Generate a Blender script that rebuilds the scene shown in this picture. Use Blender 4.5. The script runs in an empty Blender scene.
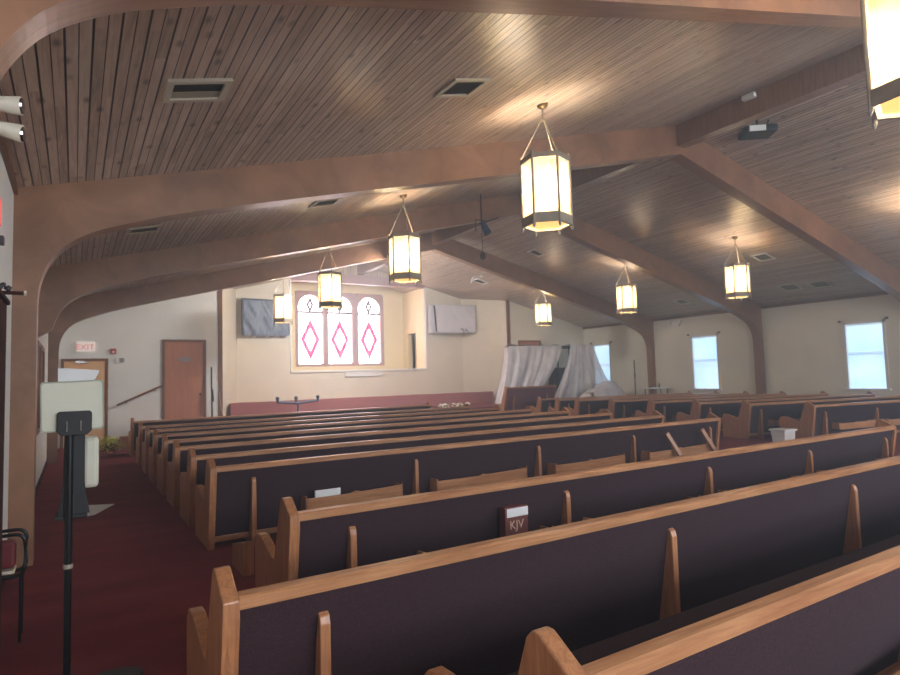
import bpy, bmesh, math, random
from mathutils import Vector, Matrix
random.seed(7)
SC = bpy.context.scene
COL = SC.collection
PI = math.pi

# ------------------------------------------------------------------ dimensions of the room
XL, XR = -0.485, 18.47          # side walls
XC = 9.0                       # ridge
YB, YF = -4.5, 18.8            # wall behind the camera, front wall
ZE, SL = 3.37, 0.255           # eaves height, roof slope
ZR = 5.86
YK = 20.65                     # back wall of the chancel
YW = 22.6                      # wall with the stained glass
def zceil(x): return ZR - (.2625 if x < XC else .249) * abs(x - XC)

# ------------------------------------------------------------------ mesh helpers
def box(bm, x0, x1, y0, y1, z0, z1, bev=0.0):
    vs = [bm.verts.new((x, y, z)) for x in (x0, x1) for y in (y0, y1) for z in (z0, z1)]
    F = [(0,1,3,2),(4,6,7,5),(0,4,5,1),(2,3,7,6),(0,2,6,4),(1,5,7,3)]
    fs = [bm.faces.new([vs[i] for i in f]) for f in F]
    if bev:
        es = list({e for f in fs for e in f.edges})
        bmesh.ops.bevel(bm, geom=es, offset=bev, segments=2, affect='EDGES', profile=0.5)
    return vs
def prism(bm, pts, axis, a, b, bev=0.0):
    """extrude polygon pts (two coords) along axis from a to b. axis x: pts=(y,z); y: (x,z); z: (x,y)"""
    def mk(p, t):
        if axis == 'x': return (t, p[0], p[1])
        if axis == 'y': return (p[0], t, p[1])
        return (p[0], p[1], t)
    A = [bm.verts.new(mk(p, a)) for p in pts]; B = [bm.verts.new(mk(p, b)) for p in pts]
    n = len(pts); fs = [bm.faces.new(A[::-1]), bm.faces.new(B)]
    for i in range(n): fs.append(bm.faces.new([A[i], A[(i+1) % n], B[(i+1) % n], B[i]]))
    if bev:
        es = list({e for f in fs for e in f.edges})
        bmesh.ops.bevel(bm, geom=es, offset=bev, segments=2, affect='EDGES', profile=0.5)
def tube(bm, pts, r, seg=8, closed=False):
    P = [Vector(p) for p in pts]; n = len(P); rings = []
    for i, p in enumerate(P):
        if closed: d = P[(i+1) % n] - P[i-1]
        else: d = P[min(i+1, n-1)] - P[max(i-1, 0)]
        d.normalize()
        u = d.cross(Vector((0,0,1)));
        if u.length < 1e-3: u = d.cross(Vector((0,1,0)))
        u.normalize(); w = u.cross(d)
        rr = r[i] if isinstance(r, (list, tuple)) else r
        rings.append([bm.verts.new(p + (u*math.cos(2*PI*k/seg) + w*math.sin(2*PI*k/seg))*rr) for k in range(seg)])
    m = n if closed else n-1
    for i in range(m):
        a, b = rings[i], rings[(i+1) % n]
        for k in range(seg): bm.faces.new([a[k], a[(k+1) % seg], b[(k+1) % seg], b[k]])
    if not closed:
        bm.faces.new(rings[0][::-1]); bm.faces.new(rings[-1])
def lathe(bm, prof, cx=0, cy=0, seg=24, rot=0.0):
    """prof: list of (r,z) from bottom to top"""
    rings = []
    for r, z in prof:
        rings.append([bm.verts.new((cx + r*math.cos(rot+2*PI*k/seg), cy + r*math.sin(rot+2*PI*k/seg), z)) for k in range(seg)])
    for a, b in zip(rings, rings[1:]):
        for k in range(seg): bm.faces.new([a[k], a[(k+1) % seg], b[(k+1) % seg], b[k]])
    bm.faces.new(rings[0][::-1]); bm.faces.new(rings[-1])
def new(): return bmesh.new()
def obj(name, bm, mat, parent=None, smooth=False):
    me = bpy.data.meshes.new(name); 
    bmesh.ops.recalc_face_normals(bm, faces=bm.faces[:])
    bm.to_mesh(me); bm.free()
    if smooth:
        for p in me.polygons: p.use_smooth = True
    if mat: me.materials.append(mat)
    o = bpy.data.objects.new(name, me); COL.objects.link(o)
    if parent: o.parent = parent
    return o
def text_mesh(cu):
    tmp = bpy.data.objects.new('tmp', cu); COL.objects.link(tmp)
    dg = bpy.context.evaluated_depsgraph_get(); dg.update()
    me = bpy.data.meshes.new_from_object(tmp.evaluated_get(dg)); me.name = 'lettering'
    bpy.data.objects.remove(tmp); o = bpy.data.objects.new('lettering', me); COL.objects.link(o); return o
def tag(o, label, cat, group=None):
    o['label'] = label; o['category'] = cat
    if group: o['group'] = group
    return o
def thing(name, label, cat, loc=(0,0,0), rotz=0, group=None):
    o = bpy.data.objects.new(name, None); COL.objects.link(o)
    o.empty_display_size = 0.2
    o.location = loc; o.rotation_euler = (0,0,rotz)
    return tag(o, label, cat, group)
def struct(name, bm, mat, parent=None, label=None):
    o = obj(name, bm, mat, parent)
    if parent is None: o['kind'] = 'structure'
    if label: o['label'] = label
    return o
def dup(root, loc, rotz, label, group=None):
    r = root.copy(); COL.objects.link(r); r.location = loc; r.rotation_euler = (0,0,rotz)
    r['label'] = label
    if group: r['group'] = group
    for ch in list(root.children):
        c = ch.copy(); COL.objects.link(c); c.parent = r
        for g in ch.children:
            d = g.copy(); COL.objects.link(d); d.parent = c
    return r

# ------------------------------------------------------------------ materials
def lin(c):
    return tuple(((v/255)/12.92 if v/255 <= .04045 else ((v/255+.055)/1.055)**2.4) for v in c) + (1,)
class NT:
    def __init__(s, name):
        s.m = bpy.data.materials.new(name); s.m.use_nodes = True
        s.n = s.m.node_tree.nodes; s.l = s.m.node_tree.links
        s.b = s.n['Principled BSDF']; s.out = s.n['Material Output']
    def node(s, t, **k):
        x = s.n.new(t)
        for a, v in k.items():
            if a.startswith('i_'):
                key = a[2:]; key = int(key) if key.isdigit() else key.replace('_', ' ')
                x.inputs[key].default_value = v
            else: setattr(x, a, v)
        return x
    def link(s, a, b): s.l.new(a, b)
    def coord(s, scale=(1,1,1), rot=(0,0,0)):
        tc = s.node('ShaderNodeTexCoord'); mp = s.node('ShaderNodeMapping')
        mp.inputs['Scale'].default_value = scale; mp.inputs['Rotation'].default_value = rot
        s.link(tc.outputs['Object'], mp.inputs['Vector']); return mp.outputs['Vector']
    def ramp(s, fac, stops):
        r = s.node('ShaderNodeValToRGB'); e = r.color_ramp.elements
        while len(e) < len(stops): e.new(0.5)
        for q, (p, c) in zip(e, stops): q.position = p; q.color = c
        s.link(fac, r.inputs['Fac']); return r.outputs['Color']
    def math(s, op, a, b=None, clamp=False):
        m = s.node('ShaderNodeMath', operation=op); m.use_clamp = clamp
        for i, v in ((0, a), (1, b)):
            if v is None: continue
            if isinstance(v, (int, float)): m.inputs[i].default_value = v
            else: s.link(v, m.inputs[i])
        return m.outputs[0]
    def bump(s, h, strength=.3, dist=.01):
        b = s.node('ShaderNodeBump'); b.inputs['Strength'].default_value = strength; b.inputs['Distance'].default_value = dist
        s.link(h, b.inputs['Height']); s.link(b.outputs['Normal'], s.b.inputs['Normal'])
def plain(name, c, rough=.6, metal=0, noise=0.0, spec=.5, nscale=8):
    t = NT(name); t.b.inputs['Roughness'].default_value = rough; t.b.inputs['Metallic'].default_value = metal
    t.b.inputs['Specular IOR Level'].default_value = spec
    c1 = lin(c)
    if noise:
        n = t.node('ShaderNodeTexNoise', i_Scale=nscale, i_Detail=4.0)
        t.link(t.coord(), n.inputs['Vector'])
        lo = tuple(v*(1-noise) for v in c1[:3]) + (1,); hi = tuple(min(1, v*(1+noise)) for v in c1[:3]) + (1,)
        t.link(t.ramp(n.outputs['Fac'], [(.3, lo), (.7, hi)]), t.b.inputs['Base Color'])
    else: t.b.inputs['Base Color'].default_value = c1
    return t.m
def wood(name, lo, hi, scale=(3, 40, 40), rough=.38, seamless=True, spec=.5):
    t = NT(name); t.b.inputs['Roughness'].default_value = rough
    t.b.inputs['Specular IOR Level'].default_value = spec
    v = t.coord(scale)
    n = t.node('ShaderNodeTexNoise', i_Scale=1.0, i_Detail=6.0, i_Roughness=.62, i_Distortion=.6)
    t.link(v, n.inputs['Vector'])
    n2 = t.node('ShaderNodeTexNoise', i_Scale=1.3, i_Detail=2.0); t.link(t.coord(), n2.inputs['Vector'])
    f = t.math('ADD', t.math('MULTIPLY', n.outputs['Fac'], .75), t.math('MULTIPLY', n2.outputs['Fac'], .25))
    t.link(t.ramp(f, [(.34, lin(lo)), (.66, lin(hi))]), t.b.inputs['Base Color'])
    t.bump(n.outputs['Fac'], .12, .004)
    return t.m
def emis(name, c, s, extra=None):
    t = NT(name); t.b.inputs['Base Color'].default_value = lin(c)
    t.b.inputs['Emission Color'].default_value = lin(c); t.b.inputs['Emission Strength'].default_value = s
    t.b.inputs['Roughness'].default_value = .3
    return t.m

def ceiling_mat():
    t = NT('knotty_ceiling_boards')
    tc = t.node('ShaderNodeTexCoord'); sx = t.node('ShaderNodeSeparateXYZ'); t.link(tc.outputs['Object'], sx.inputs[0])
    X = t.math('MULTIPLY', sx.outputs['X'], 1/.068)
    fr = t.math('FRACT', X); idx = t.math('FLOOR', X)
    d = t.math('ABSOLUTE', t.math('SUBTRACT', fr, .5))          # .5 at the joints
    # alternate joints are wider
    par = t.math('FRACT', t.math('MULTIPLY', t.math('FLOOR', t.math('ADD', X, .5)), .5))
    wd = t.math('ADD', t.math('MULTIPLY', par, .09), .045)
    gr = t.math('GREATER_THAN', d, t.math('SUBTRACT', .5, wd))
    # board run (Y) is cut into lengths, each with its own tone
    wn0 = t.node('ShaderNodeTexWhiteNoise', noise_dimensions='1D'); t.link(idx, wn0.inputs['W'])
    seg = t.math('FLOOR', t.math('ADD', t.math('MULTIPLY', sx.outputs['Y'], .34), t.math('MULTIPLY', wn0.outputs['Value'], 5)))
    cv = t.node('ShaderNodeCombineXYZ'); t.link(idx, cv.inputs[0]); t.link(seg, cv.inputs[1])
    wn = t.node('ShaderNodeTexWhiteNoise', noise_dimensions='3D'); t.link(cv.outputs[0], wn.inputs['Vector'])
    # grain
    gv = t.node('ShaderNodeCombineXYZ')
    t.link(t.math('MULTIPLY', sx.outputs['X'], 26), gv.inputs[0]); t.link(t.math('MULTIPLY', sx.outputs['Y'], 1.6), gv.inputs[1])
    t.link(t.math('MULTIPLY', wn.outputs['Value'], 40), gv.inputs[2])
    g = t.node('ShaderNodeTexNoise', i_Scale=1.0, i_Detail=6.0, i_Roughness=.6, i_Distortion=1.2); t.link(gv.outputs[0], g.inputs['Vector'])
    # knots
    kv = t.node('ShaderNodeCombineXYZ')
    t.link(t.math('MULTIPLY', sx.outputs['X'], 6.5), kv.inputs[0]); t.link(t.math('MULTIPLY', sx.outputs['Y'], 3.2), kv.inputs[1])
    vo = t.node('ShaderNodeTexVoronoi', i_Scale=1.0); t.link(kv.outputs[0], vo.inputs['Vector'])
    kn = t.math('SUBTRACT', 1, t.math('MULTIPLY', vo.outputs['Distance'], 4.6), clamp=True)
    f = t.math('ADD', t.math('MULTIPLY', g.outputs['Fac'], .72), t.math('MULTIPLY', wn.outputs['Value'], .22))
    base = t.ramp(f, [(.2, lin((134, 112, 94))), (.46, lin((194, 171, 149))), (.78, lin((228, 210, 190)))])
    m1 = t.node('ShaderNodeMix', data_type='RGBA'); t.link(kn, m1.inputs['Factor']); t.link(base, m1.inputs['A']); m1.inputs['B'].default_value = lin((66, 40, 32))
    m2 = t.node('ShaderNodeMix', data_type='RGBA'); t.link(gr, m2.inputs['Factor']); t.link(m1.outputs['Result'], m2.inputs['A']); m2.inputs['B'].default_value = lin((48, 33, 28))
    t.link(m2.outputs['Result'], t.b.inputs['Base Color'])
    t.b.inputs['Roughness'].default_value = .33
    t.b.inputs['Specular IOR Level'].default_value = .7
    h = t.math('ADD', t.math('MULTIPLY', t.math('SUBTRACT', 1, gr), 1.0), t.math('MULTIPLY', g.outputs['Fac'], .15))
    t.bump(h, .6, .006)
    return t.m
def carpet_mat():
    t = NT('red_carpet'); t.b.inputs['Roughness'].default_value = .95; t.b.inputs['Specular IOR Level'].default_value = .1
    n = t.node('ShaderNodeTexNoise', i_Scale=130.0, i_Detail=3.0); t.link(t.coord(), n.inputs['Vector'])
    n2 = t.node('ShaderNodeTexNoise', i_Scale=1.2, i_Detail=4.0); t.link(t.coord((.5, 2.5, 1)), n2.inputs['Vector'])
    f = t.math('ADD', t.math('MULTIPLY', n.outputs['Fac'], .6), t.math('MULTIPLY', n2.outputs['Fac'], .4))
    t.link(t.ramp(f, [(.32, lin((84, 34, 38))), (.68, lin((150, 72, 74)))]), t.b.inputs['Base Color'])
    t.bump(n.outputs['Fac'], .5, .01)
    return t.m
def fabric_mat():
    t = NT('dark_plum_upholstery'); t.b.inputs['Roughness'].default_value = .9; t.b.inputs['Specular IOR Level'].default_value = .2
    n = t.node('ShaderNodeTexNoise', i_Scale=160.0, i_Detail=3.0); t.link(t.coord(), n.inputs['Vector'])
    t.link(t.ramp(n.outputs['Fac'], [(.35, lin((42, 26, 30))), (.7, lin((68, 48, 53)))]), t.b.inputs['Base Color'])
    t.b.inputs['Sheen Weight'].default_value = .12; t.b.inputs['Sheen Tint'].default_value = lin((150, 150, 160))
    t.bump(n.outputs['Fac'], .3, .003)
    return t.m
def plastic_mat():
    t = NT('clear_plastic_sheeting'); t.b.inputs['Roughness'].default_value = .19
    n = t.node('ShaderNodeTexNoise', i_Scale=2.6, i_Detail=5.0, i_Distortion=1.0); t.link(t.coord((1, 1, .8)), n.inputs['Vector'])
    t.b.inputs['Base Color'].default_value = lin((240, 240, 246))
    t.b.inputs['Subsurface Weight'].default_value = 0
    t.link(t.ramp(n.outputs['Fac'], [(.3, (.66,)*3+(1,)), (.65, (.9,)*3+(1,))]), t.b.inputs['Alpha'])
    t.bump(n.outputs['Fac'], .6, .05)
    return t.m

M = {}
M['ceil'] = ceiling_mat(); M['carpet'] = carpet_mat(); M['fabric'] = fabric_mat(); M['sheet'] = plastic_mat()
M['wall'] = plain('cream_wall_paint', (226, 222, 206), .75, noise=.04, nscale=1.5)
M['wallw'] = plain('cool_white_wall_paint', (236, 238, 234), .75, noise=.04, nscale=1.5)
M['peach'] = plain('warm_cream_wall_paint', (226, 216, 196), .7, noise=.04, nscale=1.5)
M['bapt'] = plain('pale_yellow_wall_paint', (232, 220, 178), .7)
M['arch'] = wood('laminated_arch_wood', (118, 83, 61), (158, 117, 89), (2.2, 30, 2.2), .34)
M['oak_x'] = wood('honey_oak_lengthwise', (150, 98, 62), (200, 148, 104), (2.5, 45, 45), .3)
M['oak_z'] = wood('honey_oak_upright', (140, 88, 54), (190, 134, 92), (45, 45, 3), .34)
M['door'] = wood('brown_door_veneer', (166, 104, 76), (194, 130, 98), (18, 18, 1.4), .45)
M['tan'] = wood('tan_door_veneer', (232, 180, 128), (246, 204, 154), (14, 14, 1.2), .45)
M['trim'] = wood('brown_trim_wood', (104, 66, 44), (134, 90, 62), (20, 20, 2), .45)
M['dark'] = wood('dark_stained_wood', (44, 22, 16), (72, 40, 28), (20, 20, 2), .85, spec=.1)
M['mauve'] = plain('mauve_painted_frame', (168, 132, 128), .5)
M['white'] = plain('white_enamel', (232, 232, 226), .4)
M['beige'] = plain('beige_enamel', (206, 198, 176), .5)
M['beiged'] = plain('dark_louvre_metal', (84, 80, 72), .5)
M['black'] = plain('black_satin_plastic', (9, 10, 11), .55, noise=.2)
M['blackm'] = plain('black_metal', (16, 17, 18), .35, .4)
M['brass'] = plain('aged_brass', (120, 96, 62), .4, .8, noise=.2)
M['pewter'] = plain('grey_bronze_lantern_metal', (150, 140, 124), .45, .1, noise=.15)
M['chrome'] = plain('chrome', (190, 190, 190), .2, 1)
M['signback'] = plain('pale_green_grey_plastic', (196, 196, 176), .5)
M['paper'] = plain('white_paper', (226, 228, 226), .8)
M['red'] = plain('red_enamel', (170, 30, 40), .4)
M['redpad'] = plain('dark_red_vinyl', (110, 28, 30), .5)
M['leaf'] = plain('yellow_green_leaves', (240, 244, 104), .7, noise=.5, nscale=20)
M['flower'] = plain('cream_flower_petals', (240, 232, 214), .7)
M['navy'] = plain('dark_blue_metal', (44, 66, 92), .4, .2)
M['greenmetal'] = plain('dark_grey_rubber', (58, 62, 60), .8, noise=.2)
M['cage'] = plain('dark_stage_gear', (50, 46, 48), .5, noise=.3)
M['drum'] = plain('pearl_drum_shell', (120, 104, 100), .25)
M['burg'] = plain('burgundy_carpeted_riser', (168, 104, 102), .9, noise=.15, nscale=60)
M['kbook'] = plain('dark_red_book_cloth', (110, 52, 46), .6)
M['letter'] = plain('pale_gold_lettering', (222, 190, 160), .5)
M['exitred'] = emis('exit_letter_red', (226, 110, 104), .12)
M['exitbox'] = emis('lit_white_sign_box', (236, 226, 222), .16)
M['pinkred'] = emis('lit_exit_panel', (235, 90, 84), .35)
M['stained'] = emis('bright_stained_glass', (240, 245, 255), 5.5)
M['pink'] = emis('pink_glass', (255, 40, 88), 1.3)
M['lead'] = plain('lead_came', (120, 90, 100), .6)
M['pane'] = emis('daylit_window_pane', (196, 222, 246), .7)
M['paneb'] = emis('daylit_rear_window', (222, 232, 246), 11.0)  # strong glow of the added rear panes
def blind_mat():
    t = NT('daylit_white_blind'); t.b.inputs['Base Color'].default_value = lin((224, 236, 246)); t.b.inputs['Roughness'].default_value = .5
    n = t.node('ShaderNodeTexNoise', i_Scale=1.3, i_Detail=2.0); t.link(t.coord(), n.inputs['Vector'])
    t.link(t.ramp(n.outputs['Fac'], [(.3, lin((150, 200, 236))), (.7, lin((216, 232, 246)))]), t.b.inputs['Emission Color'])
    t.b.inputs['Emission Strength'].default_value = .22
    return t.m
M['blind'] = blind_mat()
def lamp_glass(name, c, s):
    t = NT(name); t.b.inputs['Base Color'].default_value = lin(c); t.b.inputs['Roughness'].default_value = .3
    n = t.node('ShaderNodeTexNoise', i_Scale=6.0, i_Detail=3.0); t.link(t.coord(), n.inputs['Vector'])
    t.link(t.ramp(n.outputs['Fac'], [(.35, lin(c)), (.68, lin((250, 244, 226)))]), t.b.inputs['Emission Color'])
    t.b.inputs['Emission Strength'].default_value = s
    t.link(t.ramp(n.outputs['Fac'], [(.3, (.42,)*3+(1,)), (.7, (.7,)*3+(1,))]), t.b.inputs['Alpha'])
    return t.m
M['lampglass'] = lamp_glass('lit_seeded_lantern_glass', (246, 226, 166), .25)
M['lampbot'] = emis('amber_bottom_glass', (246, 190, 110), .55)
M['bulb'] = emis('lit_bulb', (255, 246, 230), 14)

# ------------------------------------------------------------------ floor, walls, ceiling
bm = new(); box(bm, XL-.2, XR+.2, YB, 24, -.12, 0); struct('floor', bm, M['carpet'])
for nm, s in (('ceiling', -1), ('ceiling', 1)):
    bm = new()
    xe = XC + s*(XC-XL+.25); ze = zceil(xe)
    pts = [(XC, ZR), (xe, ze), (xe, ze+.15), (XC, ZR+.15)]
    prism(bm, pts, 'y', YB, 24)
    struct(nm, bm, M['ceil'])
bm = new(); box(bm, XL-.2, XL, YB, YF+.1, 0, ZE+.06); struct('wall_left', bm, M['wallw'])
# right wall with window openings
RW = [(2.55, 3.6), (7.5, 8.56), (12.46, 13.55), (17.3, 18.3)]
ZS, ZT = .88, 2.77
bm = new(); y = YB
for a, b in RW:
    box(bm, XR, XR+.2, y, a, 0, 3.56); box(bm, XR, XR+.2, a, b, 0, ZS); box(bm, XR, XR+.2, a, b, ZT, 3.56); y = b
box(bm, XR, XR+.2, y, YF+.1, 0, 3.56)
struct('wall_right', bm, M['wall'])
# rear wall, behind the camera, with openings for three added fill-light panes
bm = new()
RBW = [(1.0, 4.6), (7.0, 11.0), (13.4, 17.0)]
x = XL-.2
for a, b in RBW:
    box(bm, x, a, YB-.2, YB, 0, 6.2); box(bm, a, b, YB-.2, YB, 0, 1.9); box(bm, a, b, YB-.2, YB, 3.4, 6.2); x = b
box(bm, x, XR+.2, YB-.2, YB, 0, 6.2)
struct('wall_rear', bm, M['wall'])
# front walls either side of the chancel
def gable(name, x0, x1, y0, y1, mat, z0=0):
    bm = new(); pts = [(x0, z0), (x1, z0), (x1, zceil(x1)+.05)]
    if x0 < XC < x1: pts.append((XC, ZR+.05))
    pts.append((x0, zceil(x0)+.05)); prism(bm, pts, 'y', y0, y1); return struct(name, bm, mat)
gable('wall_front_left', XL-.2, 3.66, YF, YF+.15, M['wallw'])
gable('wall_front_right', 14.46, XR+.2, YF, YF+.15, M['wall'])
def cant(name, xa, ya, xb, yb, mat):
    bm = new(); t = .12; s = 1 if xa > XC else -1
    v = []
    for (px, py) in ((xa, ya), (xb, yb), (xb+s*t, yb+t), (xa+s*t, ya+t)):
        v.append((px, py))
    lo = [bm.verts.new((p[0], p[1], 0)) for p in v]; hi = [bm.verts.new((p[0], p[1], zceil(p[0])+.05)) for p in v]
    bm.faces.new(lo); bm.faces.new(hi)
    for i in range(4): bm.faces.new([lo[i], lo[(i+1) % 4], hi[(i+1) % 4], hi[i]])
    return struct(name, bm, mat)
cant('wall_chancel_left', 3.66, YF+.02, 4.54, YK, M['peach'])
cant('wall_chancel_right', 14.46, YF+.02, 13.46, YK, M['peach'])
# chancel back wall with the baptistry opening
OX0, OX1, OZ0, OZ1 = 6.39, 11.74, 1.93, 5.15
bm = new()
prism(bm, [(4.4, 0), (OX0, 0), (OX0, zceil(OX0)+.05), (4.4, zceil(4.4)+.05)], 'y', YK, YK+.15)
prism(bm, [(OX1, 0), (13.6, 0), (13.6, zceil(13.6)+.05), (OX1, zceil(OX1)+.05)], 'y', YK, YK+.15)
box(bm, OX0, OX1, YK, YK+.15, 0, OZ0)
struct('wall_chancel_back', bm, M['peach'])
bm = new(); prism(bm, [(OX0, OZ1), (OX1, OZ1), (OX1, zceil(OX1)+.05), (XC, ZR+.05), (OX0, zceil(OX0)+.05)], 'y', YK+.01, YK+.14)
struct('wall_header', bm, M['ceil'])
bm = new(); box(bm, OX0-.02, OX1+.02, YK-.05, YK+.2, OZ1-.04, OZ1+.28, .01); struct('trim_1', bm, M['mauve'])
# baptistry room
SX0, SX1 = 7.14, 10.84; GZ0, GZ1 = 2.12, 5.03
bm = new()
prism(bm, [(5.6, 0), (SX0, 0), (SX0, zceil(SX0)), (5.6, zceil(5.6))], 'y', YW, YW+.15)
prism(bm, [(SX1, 0), (12.2, 0), (12.2, zceil(12.2)), (SX1, zceil(SX1))], 'y', YW, YW+.15)
box(bm, SX0, SX1, YW, YW+.15, 0, GZ0)
prism(bm, [(SX0, GZ1), (SX1, GZ1), (SX1, zceil(SX1)), (XC, ZR), (SX0, zceil(SX0))], 'y', YW, YW+.15)
struct('wall_baptistry_back', bm, M['bapt'])
bm = new(); box(bm, 5.75, 5.9, YK+.15, YW, 0, zceil(5.8)); struct('wall_baptistry_left', bm, M['bapt'])
bm = new()
box(bm, 11.78, 11.9, YK+.15, 21.5, 0, zceil(11.84)); box(bm, 11.78, 11.9, 22.22, YW, 0, zceil(11.84)); box(bm, 11.78, 11.9, 21.5, 22.22, 3.4, zceil(11.84))
struct('wall_baptistry_right', bm, M['bapt'])
bm = new(); box(bm, 12.3, 12.4, 21.2, 22.6, 0, 4.5); struct('wall_stair', bm, M['bapt'])
bm = new(); box(bm, 5.75, 12.3, YK+.15, YW, 1.1, 1.2); struct('floor_baptistry', bm, M['bapt'])
# sill and jambs of the opening
bm = new(); box(bm, OX0-.06, OX1+.06, YK-.07, YK+.2, OZ0-.07, OZ0, .008)
box(bm, OX0-.06, OX0, YK-.04, YK+.02, OZ0, OZ1); box(bm, OX1, OX1+.06, YK-.04, YK+.02, OZ0, OZ1)
struct('trim_2', bm, M['white'])
# corner posts at the chancel
bm = new(); box(bm, 3.6, 3.72, YF-.03, YF+.05, .45, zceil(3.66)); struct('trim_3', bm, M['trim'])
bm = new(); box(bm, 14.4, 14.52, YF-.03, YF+.05, .45, zceil(14.46)); struct('trim_4', bm, M['trim'])
# platform, steps and choir riser
bm = new()
box(bm, 2.1, XR, 16.9, YK, 0, .5, .01); box(bm, 15.4, XR, 15.75, 16.9, 0, .5, .01)
struct('floor_platform', bm, M['carpet'])
for i in range(2):
    bm = new(); box(bm, 1.05+i*.35, 2.1, 17.3, YF, 0, .17*(i+1)+(0.01*i), .008); struct('floor_step', bm, M['carpet'])
bm = new(); prism(bm, [(4.1, .5), (13.9, .5), (13.9, .92), (4.1, .92)], 'y', 19.35, YK, .01); struct('floor_choir_riser', bm, M['burg'])
bm = new(); box(bm, 4.05, 13.95, 19.28, 19.36, .5, .95, .01); struct('trim_5', bm, M['burg'])
# baseboards
bm = new(); box(bm, XL, XL+.015, YB, YF, 0, .09); struct('baseboard_left', bm, M['dark'])
bm = new(); box(bm, XR-.015, XR, YB, 15.7, 0, .09); struct('baseboard_right', bm, M['trim'])
# crown trims
bm = new(); box(bm, XR-.03, XR, YB, YF, 3.42, 3.5); struct('trim_6', bm, M['trim'])
bm = new(); box(bm, XL, XL+.03, YB, YF, ZE-.06, ZE+.01); struct('trim_7', bm, M['trim'])
bm = new(); box(bm, 14.52, XR, YF-.025, YF, 0, 0.01) ; bm.free()

# ------------------------------------------------------------------ arches (laminated frames) and ridge beam
inner = [(-.30, 0), (-.30, 2.3), (-.285, 2.5), (-.23, 2.68), (-.13, 2.84), (0, 2.95), (.16, 3.04), (.36, 3.12), (.7, 3.24), (1.08, 3.35), (1.6, 3.49), (2.3, 3.67), (XC, 5.36)]
TH = .24
def smooth_pts(P, n=4):
    out = []
    for i in range(len(P)-1):
        p0 = P[max(i-1, 0)]; p1 = P[i]; p2 = P[i+1]; p3 = P[min(i+2, len(P)-1)]
        L_ = math.hypot(p2[0]-p1[0], p2[1]-p1[1])
        d = math.hypot(p1[0]-p0[0], p1[1]-p0[1]) or 1; q = min(1, L_/d); p0 = (p1[0]+(p0[0]-p1[0])*q, p1[1]+(p0[1]-p1[1])*q)
        d = math.hypot(p3[0]-p2[0], p3[1]-p2[1]) or 1; q = min(1, L_/d); p3 = (p2[0]+(p3[0]-p2[0])*q, p2[1]+(p3[1]-p2[1])*q)
        if i == 0 or i == len(P)-2: out.append(p1); continue
        for k in range(n):
            t = k/n
            out.append(tuple(.5*((2*p1[j])+(-p0[j]+p2[j])*t+(2*p0[j]-5*p1[j]+4*p2[j]-p3[j])*t*t+(-p0[j]+3*p1[j]-3*p2[j]+p3[j])*t**3) for j in (0, 1)))
    out.append(P[-1]); return out
inner = smooth_pts(inner)
def arch(n, y, cut=False, TH=TH, dz=0):
    inn = [(x, z+dz*max(0, (x-1.8)/7.2)) for x, z in inner]
    if cut: inn = [(XL-.01, 2.33), (-.31, 2.45)] + [p for p in inner if p[1] > 2.5 ]
    mir = [(2*XC-x, z+dz*max(0, (x-1.8)/7.2)) for x, z in (inner[:-1])][::-1]
    pts = inn + mir + [(XR+.01, 0), (XR+.01, zceil(XR)+.01), (XC, ZR+.02), (XL-.01, zceil(XL)+.01)]
    if not cut: pts.append((XL-.01, 0))
    bm = new()
    # build as quad strips (inner rim to outer rim) so both faces are clean
    def strip(inn_pts):
        out = []
        for x, z in inn_pts:
            s = -1 if x < XC else 1
            if z < 2.6: out.append((XL-.01 if s < 0 else XR+.01, z))
            elif z < 3.3:
                k = (z-2.6)/.7; xo = XL-.01+ k*(.85)
                if k < .5: out.append((XL-.01 if s < 0 else XR+.01, 2.6 + (zceil(XL if s < 0 else XR)-2.6)*(k/.5)))
                else:
                    xo = XL-.01 + (k-.5)/.5*1.25; xx = xo if s < 0 else 2*XC-xo
                    out.append((xx, zceil(xx)+.02))
            else: out.append((x, zceil(x)+.02))
        return out
    full = inn + mir; out = strip(full)
    if cut: out[0] = (XL-.01, 2.34); out[1] = (XL-.01, 2.45)
    A = [[bm.verts.new((p[0], yy, p[1])) for p in full] for yy in (y, y+TH)]
    B = [[bm.verts.new((p[0], yy, p[1])) for p in out] for yy in (y, y+TH)]
    for i in range(len(full)-1):
        for S in (0, 1): bm.faces.new([A[S][i], A[S][i+1], B[S][i+1], B[S][i]])
        bm.faces.new([A[0][i], A[1][i], A[1][i+1], A[0][i+1]])
        bm.faces.new([B[0][i], B[0][i+1], B[1][i+1], B[1][i]])
    for i in (0, -1): bm.faces.new([A[0][i], B[0][i], B[1][i], A[1][i]])
    bmesh.ops.remove_doubles(bm, verts=bm.verts[:], dist=1e-4)
    o = struct('trim_%d' % n, bm, M['arch'])
    return o
AY = [2.44, 6.58, 10.9, 15.12]
for i, y in enumerate(AY): arch(10+i, y, (i == 2), .18 if i == 0 else TH, .15 if i == 0 else -.02)
arch(9, -1.9)
ys = [YB, -1.9, 2.4, 6.58, 10.9, 15.12, YK]
for i in range(len(ys)-1):
    bm = new(); a = ys[i]+(TH if i else 0); box(bm, XC-.11, XC+.11, a+.002, ys[i+1]-.002, 5.46, ZR, .006)
    struct('trim_%d' % (20+i), bm, M['oak_ridge'] if 'oak_ridge' in M else M['arch'])

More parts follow.
